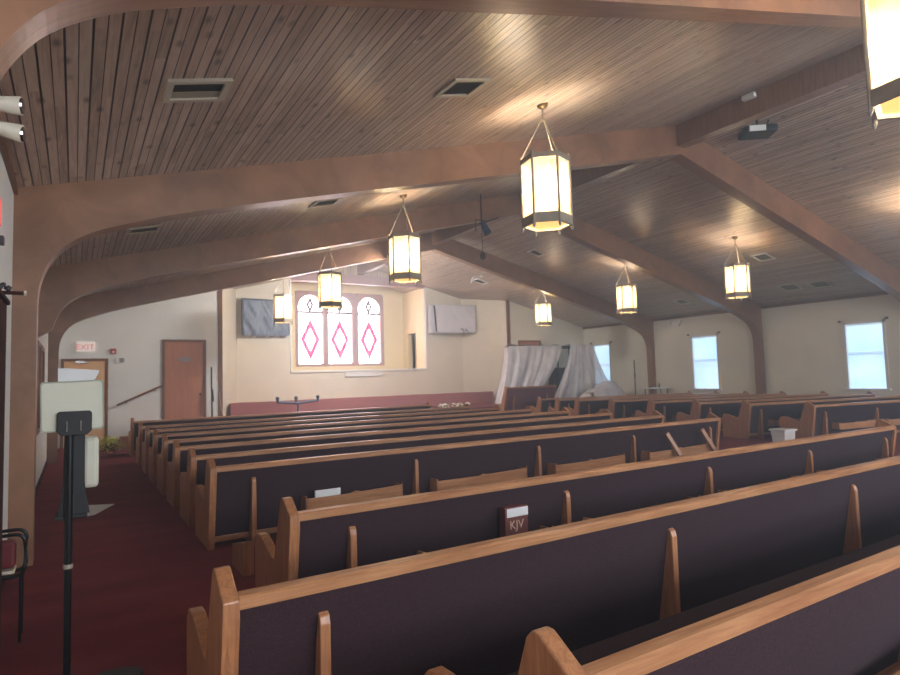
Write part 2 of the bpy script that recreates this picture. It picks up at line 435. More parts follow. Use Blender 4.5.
# ------------------------------------------------------------------ windows
def side_window(n, y0, y1):
    bm = new(); w = .07
    box(bm, XR-.02, XR+.1, y0, y0+w, ZS, ZT); box(bm, XR-.02, XR+.1, y1-w, y1, ZS, ZT)
    box(bm, XR-.02, XR+.1, y0, y1, ZT-w, ZT); box(bm, XR-.05, XR+.1, y0-.03, y1+.03, ZS-.04, ZS+.03, .005)
    f = struct('window_%d' % n, bm, M['white'])
    bm = new(); box(bm, XR+.11, XR+.13, y0, y1, ZS, ZT); obj('pane', bm, M['pane'], f)
    bm = new(); zm = (ZS+ZT)/2+.05; box(bm, XR+.07, XR+.11, y0+w, y1-w, zm-.03, zm+.03); obj('meeting_rail', bm, M['white'], f)
    bm = new(); z = ZS+.05
    while z < ZT-.1:
        x0, x1 = XR+.02, XR+.05
        v = [bm.verts.new(p) for p in ((x0, y0+w, z), (x0, y1-w, z), (x1, y1-w, z+.034), (x1, y0+w, z+.034))]
        bm.faces.new(v); z += .042
    box(bm, XR+.0, XR+.06, y0+w, y1-w, ZT-.12, ZT-.07)
    obj('blind', bm, M['blind'], f)
    for yy in (y0-.06, y1+.06):
        bm = new(); box(bm, XR-.08, XR, yy-.02, yy+.02, ZT+.0, ZT+.05); obj('curtain_bracket', bm, M['dark'], f)
for i, (a, b) in enumerate(RW): side_window(i+1, a, b)
for i, (a, b) in enumerate(RBW):  # unseen glowing panes, added to brighten the room from behind
    bm = new(); box(bm, a, b, YB-.16, YB-.14, 1.9, 3.4); o = struct('window_%d' % (5+i), bm, M['paneb'])
    bm = new(); 
    for (x0, x1, z0, z1) in ((a, a+.06, 1.9, 3.4), (b-.06, b, 1.9, 3.4), (a, b, 3.34, 3.4), (a, b, 1.9, 1.96), (a, b, 2.62, 2.68)): box(bm, x0, x1, YB-.12, YB+.02, z0, z1)
    obj('window_frame', bm, M['white'], o)
# stained glass: three arched lights
cent = [7.73, 8.94, 10.20]; hw = [.50, .52, .50]
def arched(cx, w, z0, zs, rise, n=14):
    pts = [(cx-w, z0), (cx+w, z0)]
    for k in range(n+1):
        a = PI*k/n; pts.append((cx+w*math.cos(a), zs+rise*math.sin(a)))
    return pts
def ring2(bm, outer, innr, y0, y1):
    n = len(outer)
    V = [[bm.verts.new((p[0], y, p[1])) for p in r] for y in (y0, y1) for r in (outer, innr)]
    for i in range(n):
        j = (i+1) % n
        bm.faces.new([V[0][i], V[0][j], V[1][j], V[1][i]]); bm.faces.new([V[2][i], V[3][i], V[3][j], V[2][j]])
        bm.faces.new([V[0][i], V[2][i], V[2][j], V[0][j]]); bm.faces.new([V[1][i], V[1][j], V[3][j], V[3][i]])
for k in range(3):
    cx, w = cent[k], hw[k]
    # frame board with arched hole, one per light
    x0 = [SX0, 8.33, 9.57][k]; x1 = [8.33, 9.57, SX1][k]
    hole = arched(cx, w, GZ0+.1, 4.37, .53)
    n = len(hole)
    outer = []
    for (px, pz) in hole:
        if pz <= GZ0+.11: outer.append((x0 if px < cx else x1, GZ0))
        else:
            t = (px-cx)/w
            a = math.atan2(pz-4.37, (px-cx)/w*.53+1e-9)
            if a < PI/4 - .01: outer.append((x1, 4.37 + (GZ1+.02-4.37)*max(0, a)/(PI/4)))
            elif a > 3*PI/4 + .01: outer.append((x0, 4.37 + (GZ1+.02-4.37)*max(0, PI-a)/(PI/4)))
            else: outer.append((x1 + (x0-x1)*(a-PI/4)/(PI/2), GZ1+.02))
    bm = new(); ring2(bm, outer, hole, YW-.06, YW+.08)
    f = struct('window_%d' % (8+k), bm, M['mauve'])
    bm = new(); prism(bm, [(px, pz) for px, pz in arched(cx, w+.02, GZ0+.08, 4.37, .55)], 'y', YW+.04, YW+.06); obj('glass', bm, M['stained'], f)
    bm = new(); box(bm, cx-w, cx+w, YW-.02, YW+.04, 4.19, 4.27); obj('transom_bar', bm, M['lead'], f)
    def dia(a, b): return [(cx, zc-b), (cx+a, zc), (cx, zc+b), (cx-a, zc)]
    zc = 3.17; bm = new(); ring2(bm, dia(.38, .80), dia(.225, .47), YW-.01, YW+.035); obj('diamond', bm, M['pink'], f)
    zc = 4.52; bm = new(); ring2(bm, dia(.14, .32), dia(.05, .12), YW-.01, YW+.035); obj('small_diamond', bm, M['lead'], f)
    bm = new(); box(bm, cx-w+.01, cx-w+.05, YW+.01, YW+.035, GZ0+.1, 4.4); box(bm, cx+w-.05, cx+w-.01, YW+.01, YW+.035, GZ0+.1, 4.4); obj('border_glass', bm, M['borderpink'] if 'borderpink' in M else emis('pale_pink_glass', (250, 206, 216), .5), f)

# ------------------------------------------------------------------ doors
def door(n, x0, x1, z0, z1, mat, trimmat):
    bm = new(); t = .07
    box(bm, x0, x0+t, YF-.04, YF, z0, z1); box(bm, x1-t, x1, YF-.04, YF, z0, z1); box(bm, x0+t, x1-t, YF-.04, YF, z1-t, z1)
    f = struct('door_%d' % n, bm, trimmat)
    bm = new(); box(bm, x0+t, x1-t, YF-.02, YF-.001, z0, z1-t, .004); obj('door_leaf', bm, mat, f)
    return f
d1 = door(1, -.32, .76, 0.0, 2.33, M['tan'], M['trim'])
bm = new(); box(bm, .0, .3, YF-.09, YF-.03, 2.2, 2.28, .01); tube(bm, [(.15, YF-.06, 2.24), (.32, YF-.16, 2.25), (.1, YF-.05, 2.27)], .012); obj('door_closer', bm, M['chrome'], d1)
d2 = door(2, 2.09, 3.26, .5, 2.86, M['door'], M['trim'])
bm = new(); lathe(bm, [(.02, 0), (.035, .02), (.035, .05), (.015, .07)], 0, 0, 12)
for v in bm.verts: v.co = Vector((3.1+v.co.x, YF-.02-v.co.z, 1.28+v.co.y))
obj('door_knob', bm, M['blackm'], d2)
bm = new(); pts = [(2.46, 2.28), (2.56, 2.22), (2.78, 2.22), (2.88, 2.28), (2.78, 2.36), (2.56, 2.36)]; prism(bm, pts, 'y', YF-.035, YF-.021); obj('name_plate', bm, plain('blue_grey_plate', (140, 138, 146), .4), d2)
d3 = door(3, 14.9, 16.05, .5, 2.93, M['door'], M['trim'])
# brown framed panels on the left wall
for i, (a, b) in enumerate([(9.0, 9.75), (9.95, 10.8), (11.0, 11.95)]):
    bm = new(); x = XL
    for (y0, y1, z0, z1) in ((a, a+.07, .93, 2.22), (b-.07, b, .93, 2.22), (a+.07, b-.07, 2.15, 2.22), (a+.07, b-.07, .93, 1.0)): box(bm, x, x+.06, y0, y1, z0, z1, .004)
    f = struct('window_%d' % (11+i), bm, M['trim'])
    bm = new(); box(bm, x, x+.012, a+.07, b-.07, 1.0, 2.15); obj('inner_panel', bm, M['door'], f)

# ------------------------------------------------------------------ pews
PROF = [(.06, 0), (-.055, .70), (-.055, .765), (.09, .85), (.12, .85), (.145, .825), (.28, .44), (.32, .435), (.62, .525), (.71, .52), (.765, .47), (.77, 0)]
def end_panel(x0, w=.06):
    bm = new(); prism(bm, PROF, 'x', x0, x0+w, .006); return bm
def make_pew(L, fins, racks, low=True, name='pew', label='', loc=(0,0,0), rz=0, group=None, both=True):
    t = thing(name, label, 'pew', loc, rz, group)
    obj('end_panel', end_panel(0), M['oak_z'], t)
    if both: obj('end_panel', end_panel(L-.06), M['oak_z'], t)
    a, b = .06, L-.06
    bm = new(); prism(bm, [(-.052, .730), (.02, .722), (.024, .755), (.004, .78), (-.04, .776), (-.052, .766)], 'x', a, b); obj('top_rail', bm, M['oak_x'], t)
    # leaning back, thick, upholstered both sides
    bm = new(); prism(bm, [(-.035, .735), (.09, .10 if low else .03), (.125, .10 if low else .03), (.012, .735)], 'x', a, b); obj('back_panel', bm, M['fabric'], t)
    if low: bm = new(); prism(bm, [(.085, .06), (.155, .06), (.15, .115), (.075, .115)], 'x', a, b, .004); obj('lower_rail', bm, M['oak_x'], t)
    bm = new(); prism(bm, [(.09, .365), (.60, .375), (.60, .40), (.09, .39)], 'x', a, b); obj('seat', bm, M['oak_x'], t)
    bm = new(); prism(bm, [(.08, .36), (.64, .36), (.675, .40), (.65, .445), (.08, .44)], 'x', a+.005, b-.005, .008); obj('seat_cushion', bm, M['fabric'], t)
    for fx in fins:
        bm = new(); pts = [(-.045, 0), (-.045, .60), (-.035, .632), (-.01, .65), (.012, .64), (.018, .60), (.115, .06), (.45, .06), (.45, 0)]
        prism(bm, pts, 'x', fx-.022, fx+.022, .006); obj('divider', bm, M['oak_z'], t)
    for r0, r1 in racks:
        bm = new()
        m = (r0+r1)/2; y0 = -.115
        pts = [(r0, .26), (r1, .26), (r1, .43), (r1-.02, .405), (m+.06, .39), (m, .405), (m-.06, .385), (r0+.02, .385), (r0, .41)]
        prism(bm, pts, 'y', y0, y0+.018)
        for xx in (r0, r1-.018): prism(bm, [(y0, .26), (.065, .26), (.05, .40), (y0, .41)], 'x', xx, xx+.018)
        box(bm, r0, r1, y0, .07, .26, .275)
        obj('hymnal_rack', bm, M['oak_x'], t)
    return t
LX = 1.07                                   # aisle ends of the left block
FX = [1.47, 3.25, 5.03, 6.79, 8.55]
RK = [(1.95, 3.03), (3.46, 4.76), (5.22, 6.5), (7.0, 8.4)]
def rel(l, x0): return [v-x0 for v in l]
def relr(l, x0): return [(a-x0, b-x0) for a, b in l]
L = 7.73
GL = 'long pews of the left block'
pewA = make_pew(L, rel(FX, LX), relr(RK, LX), label='fourth long pew from the camera, whole dark back in view', loc=(LX, 6.03, 0), group=GL)
dup(pewA, (LX, 3.59, 0), 0, 'third long pew from the camera, with the small lettered box in its rack')
p1 = dup(pewA, (LX, 1.22, 0), 0, 'nearest long pew, its oak rail leaving the photo at lower right')
RY = [7.13, 8.33, 9.48, 10.7, 11.93, 13.2, 15.25]
LBL = ['fifth long pew from the camera, directly beyond the one whose whole back shows', 'sixth long pew from the camera in the left block', 'seventh long pew from the camera in the left block', 'eighth long pew from the camera in the left block', 'third from the foremost of the long left pews', 'second from the foremost of the long left pews', 'foremost long left pew, spaced off near the yellow-green plant']
for y, lb in zip(RY, LBL): dup(pewA, (LX, y, 0), 0, lb)
X2 = .455
make_pew(8.75-X2, rel([.84, 2.93, 5.05, 7.0, 8.5], X2), [], low=False, label='second pew from the camera, oak end standing furthest left into the aisle', loc=(X2, 2.37, 0), group=GL)
# right block: pews fanned a little
LW = 5.79
RBL = [(6.5, 5.45), (7.86, 6.6), (9.12, 7.78), (10.45, 8.94), (11.8, 10.08), (13.15, 11.18), (14.0, 12.29), (14.85, 13.36)]
RLB = ['nearest pew of the right block, oak end just right of the white tub', 'second pew of the right block, tall oak end left of the white tub', 'third right-block pew from the camera, far tip under the largest window', 'fourth right-block pew, far tip between the largest window and the arch leg', 'fifth right-block pew, far tip just right of the nearer arch leg', 'sixth right-block pew, far tip just left of the nearer arch leg', 'second from the foremost pew of the right block', 'foremost pew of the right block, nearest the plastic-covered heap']
pewR = None
for (ya, yb), lb in zip(RBL, RLB):
    xa = 12.55; ang = math.atan2(yb-ya, 18.15-xa)
    ln = math.hypot(yb-ya, 18.15-xa)
    if pewR is None: pewR = make_pew(LW, [.35, 1.9, 3.5, 5.1], [(.6, 1.7), (2.1, 3.3), (3.7, 4.9)], label=lb, loc=(xa, ya, 0), rz=ang, group='shorter pews of the right block')
    else: dup(pewR, (xa, ya, 0), ang, lb)
# short bench before the platform
t = thing('front_bench', 'short high-backed burgundy bench standing alone in front of the plastic-draped stage', 'bench', (12.02, 16.05, 0), math.radians(-2))
bm = new(); prism(bm, [(-.16, 1.14), (.14, .12), (.19, .12), (-.11, 1.14)], 'x', .05, 2.05); obj('back_panel', bm, plain('burgundy_upholstery', (120, 72, 84), .8, noise=.1), t)
bm = new(); box(bm, .0, 2.1, -.20, -.09, 1.11, 1.17, .01); obj('top_rail', bm, M['oak_x'], t)
for x in (0, 2.05):
    bm = new(); prism(bm, [(.12, 0), (-.2, 1.12), (-.2, 1.18), (-.08, 1.2), (.1, .62), (.62, .6), (.62, 0)], 'x', x, x+.06, .006); obj('end_panel', bm, M['oak_z'], t)
bm = new(); box(bm, .06, 2.05, .1, .6, .4, .46, .01); obj('seat', bm, M['fabric'], t)
for x in (.35, 1.75):
    bm = new(); prism(bm, [(-.02, .1), (-.13, .82), (-.1, .88), (-.06, .86), (.1, .1)], 'x', x-.03, x+.03, .006); obj('divider', bm, M['oak_z'], t)

# things resting on pews
t = thing('lettered_box', 'small dark red box lettered KJV with white card, in the third pew rack', 'box', (2.70, 3.535, .275), 0)
bm = new(); box(bm, -.10, .105, -.035, .035, 0, .335, .004); obj('box_body', bm, M['kbook'], t)
bm = new(); box(bm, -.085, .104, -.04, -.036, .265, .325); obj('white_card', bm, M['paper'], t)
cu = bpy.data.curves.new('lettering', 'FONT'); cu.body = 'KJV'; cu.size = .085; cu.align_x = 'CENTER'; cu.extrude = .0012
lo = text_mesh(cu); lo.parent = t; lo.location = (.0, -.0375, .18); lo.rotation_euler = (PI/2, 0, 0); lo.data.materials.append(M['letter'])
bm = new(); prism(bm, [(0, 0), (.27, 0), (.27, .05), (0, .055)], 'x', 0, .3); 
o = obj('paper_stack', new(), None); bpy.data.objects.remove(o); bm.free()
bm = new(); box(bm, 0, .27, 0, .02, 0, .165, .002); o = obj('hymnal', bm, M['paper'], smooth=False); o.location = (2.06, 5.945, .285); tag(o, 'pale booklet poking out of the leftmost rack behind the fourth pew', 'book')
for i, (x, lb) in enumerate([(7.60, 'loose oak board leaning against the fourth pew, the left one of two'), (8.42, 'loose oak board leaning against the fourth pew, the right one beside the metal can')]):
    bm = new(); box(bm, -.035, .035, -.02, .02, 0, .74, .006); o = obj('loose_board', bm, M['oak_z']); o.rotation_euler = (math.radians(-12), math.radians(-29), 0)
    o.location = (x+.14, 5.76, .0); tag(o, lb, 'board', 'loose boards leaning on the fourth pew')
bm = new(); lathe(bm, [(.07, 0), (.07, .3), (.066, .31)], 0, 0, 20); o = obj('metal_can', bm, M['chrome'], smooth=False); o.location = (8.7, 5.2, 0.0)
for v in o.data.vertices: v.co.z *= 1.25
tag(o, 'dull metal can with bright rim beside the right leaning board', 'can')
t = thing('storage_tub', 'white lidded plastic tub on the centre aisle floor beyond the third pew', 'tub', (12.22, 6.92, 0), math.radians(-5))
bm = new(); v0 = [(-.17, -.15), (.17, -.15), (.17, .15), (-.17, .15)]
A = [bm.verts.new((x*.88, y*.88, 0)) for x, y in v0]; B = [bm.verts.new((x, y, .27)) for x, y in v0]
bm.faces.new(A); bm.faces.new(B)
for i in range(4): bm.faces.new([A[i], A[(i+1) % 4], B[(i+1) % 4], B[i]])
obj('tub_body', bm, M['white'], t)
bm = new(); box(bm, -.2, .2, -.18, .18, .27, .31, .012); obj('lid', bm, M['white'], t)
bm = new(); prism(bm, [(5.1, 0), (5.5, 0), (5.5, .18), (5.1, .27)], 'x', 1.16, 1.25, .006); tag(obj('wooden_block', bm, M['oak_z']), 'short oak block standing on the carpet in the open gap behind the fourth pew', 'block')

# ------------------------------------------------------------------ lanterns
LA = math.radians(-41.5)
def make_lantern(label, loc, zc):
    """origin at the centre of the bottom, zc = height of ceiling mount above it"""
    t = thing('pendant_lantern', label, 'lamp', loc, 0, 'hexagonal lanterns hanging from the ceiling')
    R = .28; H = .80
    hexv = [(R*math.cos(LA+math.radians(-90+30+60*k)), R*math.sin(LA+math.radians(-90+30+60*k))) for k in range(6)]
    bm = new()
    for (x, y) in hexv:
        tube(bm, [(x, y, -.03), (x, y, H+.03)], .016, 6)
        tube(bm, [(x*1.02, y*1.02, -.06), (x*1.02, y*1.02, -.03)], [.006, .02], 6)
    def band(z0, z1, r0, r1):
        n = 6
        o = [(x*r1/R, y*r1/R) for x, y in hexv]; i_ = [(x*r0/R, y*r0/R) for x, y in hexv]
        V = [[bm.verts.new((p[0], p[1], z)) for p in q] for z in (z0, z1) for q in (o, i_)]
        for i in range(6):
            j = (i+1) % 6
            bm.faces.new([V[0][i], V[0][j], V[1][j], V[1][i]]); bm.faces.new([V[2][i], V[3][i], V[3][j], V[2][j]])
            bm.faces.new([V[0][i], V[2][i], V[2][j], V[0][j]]); bm.faces.new([V[1][i], V[1][j], V[3][j], V[3][i]])
    band(0, .11, R-.02, R+.012); band(H-.06, H, R-.02, R+.012)
    obj('lantern_frame', bm, M['pewter'], t)
    for k in range(6):
        bm = new(); a, b = hexv[k], hexv[(k+1) % 6]; s = .955
        vs = [bm.verts.new((p[0]*s, p[1]*s, z)) for p, z in ((a, .10), (b, .10), (b, H-.05), (a, H-.05))]
        f = bm.faces.new(vs); r = bmesh.ops.extrude_face_region(bm, geom=[f])
        for v in r['geom']:
            if isinstance(v, bmesh.types.BMVert): v.co.x *= .975; v.co.y *= .975
        obj('glass_pane', bm, M['lampglass'], t)
    bm = new(); prism(bm, [(x*.8, y*.8) for x, y in hexv], 'z', .02, .03); obj('bottom_pane', bm, M['lampbot'], t)
    zt = H + (zc-H)*.72
    bm = new()
    for k in (0, 2, 4):
        x, y = hexv[k]; tube(bm, [(x, y, H), (x*.08, y*.08, zt)], .0065, 5)
    tube(bm, [(0, 0, zt-.02), (0, 0, zc-.03)], .011, 6); obj('chain', bm, M['pewter'], t)
    for k in range(3):
        a = k*2*PI/3+.4; bm = new(); cz = (.3, .46, .62)[k]; bx, by = .07*math.cos(a), .07*math.sin(a)
        lathe(bm, [(.012, cz-.06), (.03, cz-.04), (.035, cz), (.02, cz+.04), (.012, cz+.09)], bx, by, 12); obj('bulb', bm, M['bulb'], t, True)
    bm = new(); tube(bm, [(0, 0, .2), (0, 0, H-.04)], .012, 6); tube(bm, [hexv[0]+(H-.03,), hexv[3]+(H-.03,)], .008, 6); obj('stem', bm, M['pewter'], t)
    pl = bpy.data.lights.new('lamp_light', 'POINT'); pl.energy = 38; pl.color = (1, .96, .9); pl.shadow_soft_size = .12
    po = bpy.data.objects.new('lamp_light', pl); COL.objects.link(po); po.parent = t; po.location = (0, 0, .47)
    bm = new(); lathe(bm, [(.03, -.05), (.06, -.03), (.075, 0.03)], 0, 0, 20); c = obj('ceiling_canopy', bm, M['brass'], t, True); c.location = (0, 0, zc)
    return t
lanterns = [((4.69, 1.62), 'largest hexagonal lantern, cut off by the top right edge of the photo'),
 ((4.63, 5.22), 'big glowing hexagonal lantern hanging in the upper centre of the photo'),
 ((4.90, 9.28), 'hexagonal lantern hanging just above and right of the three stained glass lights'),
 ((5.03, 13.3), 'hexagonal lantern whose foot overlaps the middle stained glass light'),
 ((5.08, 17.2), 'smallest and leftmost hexagonal lantern, left of the stained glass'),
 ((13.55, 4.85), 'hexagonal lantern sliced by the right edge of the photo'),
 ((13.55, 8.54), 'hexagonal lantern right of centre, hanging before the arch with a leg between two windows'),
 ((13.50, 11.95), 'hexagonal lantern hanging above the middle window of the right wall'),
 ((13.93, 16.1), 'smallest lantern right of the chancel, hanging over the plastic-draped stage')]
for (x, y), lb in lanterns:
    make_lantern(lb, (x, y, 3.26), zceil(x)-3.26)

# ------------------------------------------------------------------ ceiling fittings
def on_ceiling(root, x, y):
    s = 1 if x < XC else -1
    root.location = (x, y, zceil(x)); root.rotation_euler = (0, -s*math.atan(SL), 0)
def vent(x, y, w, d, label, half=False, mat='beige'):
    t = thing('ceiling_vent', label, 'vent', group='air vents in the wooden ceiling')
    bm = new()
    for (a, b, c, e) in ((-w/2, w/2, -d/2, -d/2+.045), (-w/2, w/2, d/2-.045, d/2), (-w/2, -w/2+.045, -d/2+.045, d/2-.045), (w/2-.045, w/2, -d/2+.045, d/2-.045)): box(bm, a, b, c, e, -.022, .002)
    obj('vent_frame', bm, M[mat], t)
    bm = new(); box(bm, -w/2+.045, w/2-.045, -d/2+.045, d/2-.045, -.004, -.001); obj('vent_backing', bm, M['beiged'], t)
    bm = new(); n = 9
    for k in range(n):
        yy = -d/2+.06+(d-.12)*k/(n-1); wd = .03 if (half and k > 4) else .011
        v = [bm.verts.new(p) for p in ((-w/2+.045, yy-wd, -.016), (w/2-.045, yy-wd, -.016), (w/2-.045, yy+wd, -.007), (-w/2+.045, yy+wd, -.007))]; bm.faces.new(v)
    obj('louvre', bm, M[mat], t)
    on_ceiling(t, x, y)
vent(.73, 4.54, .44, .36, 'beige louvred vent above the left aisle, nearest the camera', True)
vent(3.11, 4.64, .42, .40, 'dark-slatted square vent left of the big central lantern')
vent(.78, 9.11, .42, .34, 'small grey vent by the left wall between the first two complete arches')
vent(3.33, 8.95, .44, .4, 'dim vent low between arches, left of the lantern chain near the stained glass')
vent(14.92, 8.67, .45, .42, 'white vent right of the lantern over the right block', mat='white')
vent(17.19, 9.27, .5, .5, 'left half of the pale double vent near the top of the right wall', mat='beige')
vent(17.28, 8.5, .5, .5, 'right half of the pale double vent near the top of the right wall', mat='beige')
vent(17.1, 12.8, .45, .4, 'pale vent above the middle right window', mat='white')
vent(12.47, 17.8, .5, .4, 'oval-looking vent in the pale ceiling before the chancel', mat='white')
vent(11.68, 13.7, .45, .36, 'faint vent in the right slope between two arches', mat='white')
t = thing('projector', 'dark projector with a pale face hung under the ridge beam', 'projector', (9.62, 5.55, zceil(9.6)-.22), math.radians(-38))
bm = new(); box(bm, -.26, .26, -.2, .2, -.08, .05, .04); obj('projector_body', bm, M['black'], t)
bm = new(); box(bm, -.2, .06, -.21, -.19, -.07, .03, .01); obj('front_face', bm, M['white'], t)
bm = new(); tube(bm, [(0, 0, .05), (0, 0, .3)], .02); tube(bm, [(.15, 0, .05), (.22, 0, .28)], .01); obj('mount', bm, M['blackm'], t)
bm = new(); box(bm, XC-.2, XC-.11, 5.1, 5.3, 5.72, 5.8, .01); tag(obj('sensor_box', bm, M['white']), 'small white box fixed to the side of the ridge beam', 'sensor')
t = thing('hanging_spotlight', 'dark spotlight on a bracket hanging near the ridge beam left of centre lantern', 'spotlight', (7.3, 10.3, 0))
bm = new(); tube(bm, [(0, 0, 5.46), (0, 0, 4.7)], .015); tube(bm, [(-.05, 0, 4.78), (.42, -.05, 4.95)], .018); tube(bm, [(-.15, 0, 4.6), (-.15, 0, 4.86), (.15, 0, 4.86)], .012); obj('bracket', bm, M['blackm'], t)
bm = new(); tube(bm, [(.02, 0, 4.82), (.04, -.04, 4.7), (.08, -.1, 4.56)], [.05, .075, .09], 14); obj('lamp_head', bm, M['navy'], t)
bm = new(); tube(bm, [(0, 0, 4.7), (0, 0, 4.1)], .007); obj('cable', bm, M['blackm'], t)
bm = new(); lathe(bm, [(.02, 4.0), (.06, 4.04), (.06, 4.12), (.02, 4.18)], 0, 0, 12); obj('microphone', bm, M['cage'], t)
t = thing('twin_floodlight', 'pair of small pale floodlights under the far arch beside the lantern over the stained glass', 'light', (7.55, 15.0, 4.96))
for s in (-.11, .11):
    bm = new(); tube(bm, [(s, 0, 0), (s, .02, -.08), (s, .1, -.2)], [.03, .06, .08], 12); obj('lamp_head', bm, M['white'], t)
bm = new(); box(bm, -.15, .15, -.03, .12, -.02, .06, .01); obj('mounting_plate', bm, M['white'], t)
for s_ in (-1, 1):  # wide spots added at the floodlight heads to brighten the front walls
    sl_ = bpy.data.lights.new('stage_light', 'SPOT'); sl_.energy = 470; sl_.color = (.94, .97, 1); sl_.spot_size = math.radians(150); sl_.spot_blend = 1; sl_.shadow_soft_size = .4
    so = bpy.data.objects.new('stage_light', sl_); COL.objects.link(so); so.parent = t; so.location = (s_*.11, .16, -.22)
    so.rotation_euler = Vector((s_*.9, 1, -.35)).to_track_quat('-Z', 'Y').to_euler()

bm = new(); tube(bm, [(12.2, 17.2, 5.05), (11.6, 17.0, 4.95), (11.45, 16.9, 4.75)], .025); tube(bm, [(12.1, 17.2, 5.03), (12.1, 17.2, 5.09)], .06)
tag(obj('ceiling_bracket', bm, M['white']), 'pale bent bracket arm under the ceiling before the chancel', 'bracket')
# emergency light on the left wall by the nearest arch
t = thing('emergency_light', 'twin-headed white emergency light high on the left wall near the first arch', 'light', (XL, 2.95, 2.56))
bm = new(); box(bm, 0, .09, -.13, .13, -.04, .16, .015); obj('battery_box', bm, M['white'], t)
for k, (dy, dz) in enumerate(((-.02, .135), (.05, .065))):
    bm = new(); tube(bm, [(.1, dy, dz), (.18, dy, dz+(.0 if k else -.0)), (.29, dy-.02, dz+(-.02 if k else .0))], [.014, .026, .037], 16); obj('lamp_head', bm, M['beige'], t, True)
    bm = new(); tube(bm, [(.288, dy-.02, dz+(-.02 if k else 0)), (.296, dy-.021, dz+(-.02 if k else 0))], [.032, .03], 16); obj('lens', bm, M['chrome'], t)
bm = new(); box(bm, XL-.005, XL+.022, 5.0, 5.34, 2.73, 2.92, .005); t = tag(obj('exit_sign', bm, M['pinkred']), 'glowing red exit sign on the left wall, mostly cut by the photo edge', 'sign')
bm = new(); box(bm, XL, XL+.04, 5.3, 5.38, 2.6, 2.66, .005); tag(obj('wall_bracket', bm, M['cage']), 'small dark bracket on the left wall under the glowing red sign', 'bracket')
# emergency light right wall
t = thing('wall_emergency_light', 'white twin emergency light high on the right wall beside the far arch', 'light', (XR, 14.1, 3.22))
bm = new(); box(bm, -.08, 0, -.16, .16, -.08, .1, .01); obj('battery_box', bm, M['white'], t)
for s in (-.2, .2):
    bm = new(); tube(bm, [(-.05, s, .08), (-.16, s*1.1, .06)], [.05, .07], 12); obj('lamp_head', bm, M['white'], t)

# ------------------------------------------------------------------ front wall fittings
t = thing('exit_sign', 'white box sign reading EXIT in red above the tan door', 'sign', (.22, YF, 2.51))
bm = new(); box(bm, -.2, .22, -.07, .005, 0, .27, .01); obj('sign_box', bm, M['exitbox'], t)
cu = bpy.data.curves.new('lettering', 'FONT'); cu.body = 'EXIT'; cu.size = .2; cu.align_x = 'CENTER'; cu.extrude = .002; cu.space_character = 1.05
lo = text_mesh(cu); lo.parent = t; lo.location = (0, -.074, .06); lo.rotation_euler = (PI/2, 0, 0); lo.data.materials.append(M['exitred'])
t = thing('fire_alarm', 'square red fire alarm strobe on the white front wall right of the EXIT sign', 'alarm', (.88, YF, 2.45))
bm = new(); box(bm, -.07, .07, -.05, .005, 0, .15, .01); obj('alarm_body', bm, M['red'], t)
bm = new(); box(bm, -.03, .03, -.075, -.05, .03, .09, .01); obj('strobe_lens', bm, M['white'], t)
t = thing('wall_speaker', 'small white and grey square box just below the red alarm', 'box', (1.04, YF, 2.2))
bm = new(); box(bm, -.11, .0, -.04, 0, 0, .15, .008); obj('cover', bm, M['white'], t)
bm = new(); box(bm, 0, .1, -.06, 0, 0.02, .14, .01); obj('grille', bm, plain('grey_grille', (150, 150, 148), .6), t)
t = thing('handrail', 'brown wooden handrail sloping up the front wall to the brown door', 'handrail', (0, YF, 0))
bm = new(); tube(bm, [(.97, -.1, 1.06), (1.05, -.1, 1.09), (2.03, -.1, 1.53), (2.08, -.1, 1.53)], .028, 8); obj('rail', bm, M['trim'], t)
for x, z in ((1.2, 1.14), (1.9, 1.46)):
    bm = new(); tube(bm, [(x, 0, z-.05), (x, -.08, z-.05), (x, -.1, z)], .01, 6); obj('rail_bracket', bm, M['brass'], t)
t = thing('leaning_pole', 'tall thin black stand leaning against the wall right of the brown door', 'stand', (3.38, 18.55, .5))
bm = new(); tube(bm, [(0, 0, 0), (0, 0.08, 1.55)], .022); obj('pole', bm, M['black'], t)
bm = new(); tube(bm, [(0, 0, .9), (0.02, -.03, .55)], .035); obj('clamp', bm, M['blackm'], t)
bm = new(); tube(bm, [(3.5, 18.68, 1.98), (3.56, 18.66, 1.6), (3.6, 18.64, 1.2), (3.66, 18.62, .8), (3.72, 18.6, .51)], .008, 6); tag(obj('cable', bm, M['beige']), 'pale cable trailing down the wall beside the chancel corner', 'cable')
# television screens draped in plastic, hung on the chancel walls
def tv(label, c, ang, w, h, sheetmat, cat='television'):
    t = thing('draped_television', label, cat, c, ang)
    bm = new(); box(bm, -w/2, w/2, 0, .07, 0, h, .015); obj('screen', bm, M['black'], t)
    bm = new(); nx, nz = 26, 16; G = []
    for i in range(nx+1):
        row = []
        for j in range(nz+1):
            x = -w/2-.05 + (w+.1)*i/nx; z = -.07-.03*math.sin(i*1.9) + (h+.1)*j/nz if j == 0 else -.06 + (h+.1)*j/nz
            y = -.035 - .022*math.sin(i*.9+j*.7)*math.sin(i*.35) - .012*math.sin(i*2.3-j*1.1)
            row.append(bm.verts.new((x, y, z)))
        G.append(row)
    for i in range(nx):
        for j in range(nz): bm.faces.new([G[i][j], G[i+1][j], G[i+1][j+1], G[i][j+1]])
    top = [bm.verts.new((g[-1].co.x, .09, g[-1].co.z+.005)) for g in G]
    for i in range(nx): bm.faces.new([G[i][-1], G[i+1][-1], top[i+1], top[i]])
    for gi in (0, nx):
        bk = [bm.verts.new((v.co.x, .08, v.co.z)) for v in G[gi]]
        for j in range(nz): bm.faces.new([G[gi][j], G[gi][j+1], bk[j+1], bk[j]])
    obj('plastic_cover', bm, sheetmat, t, True)
    return t
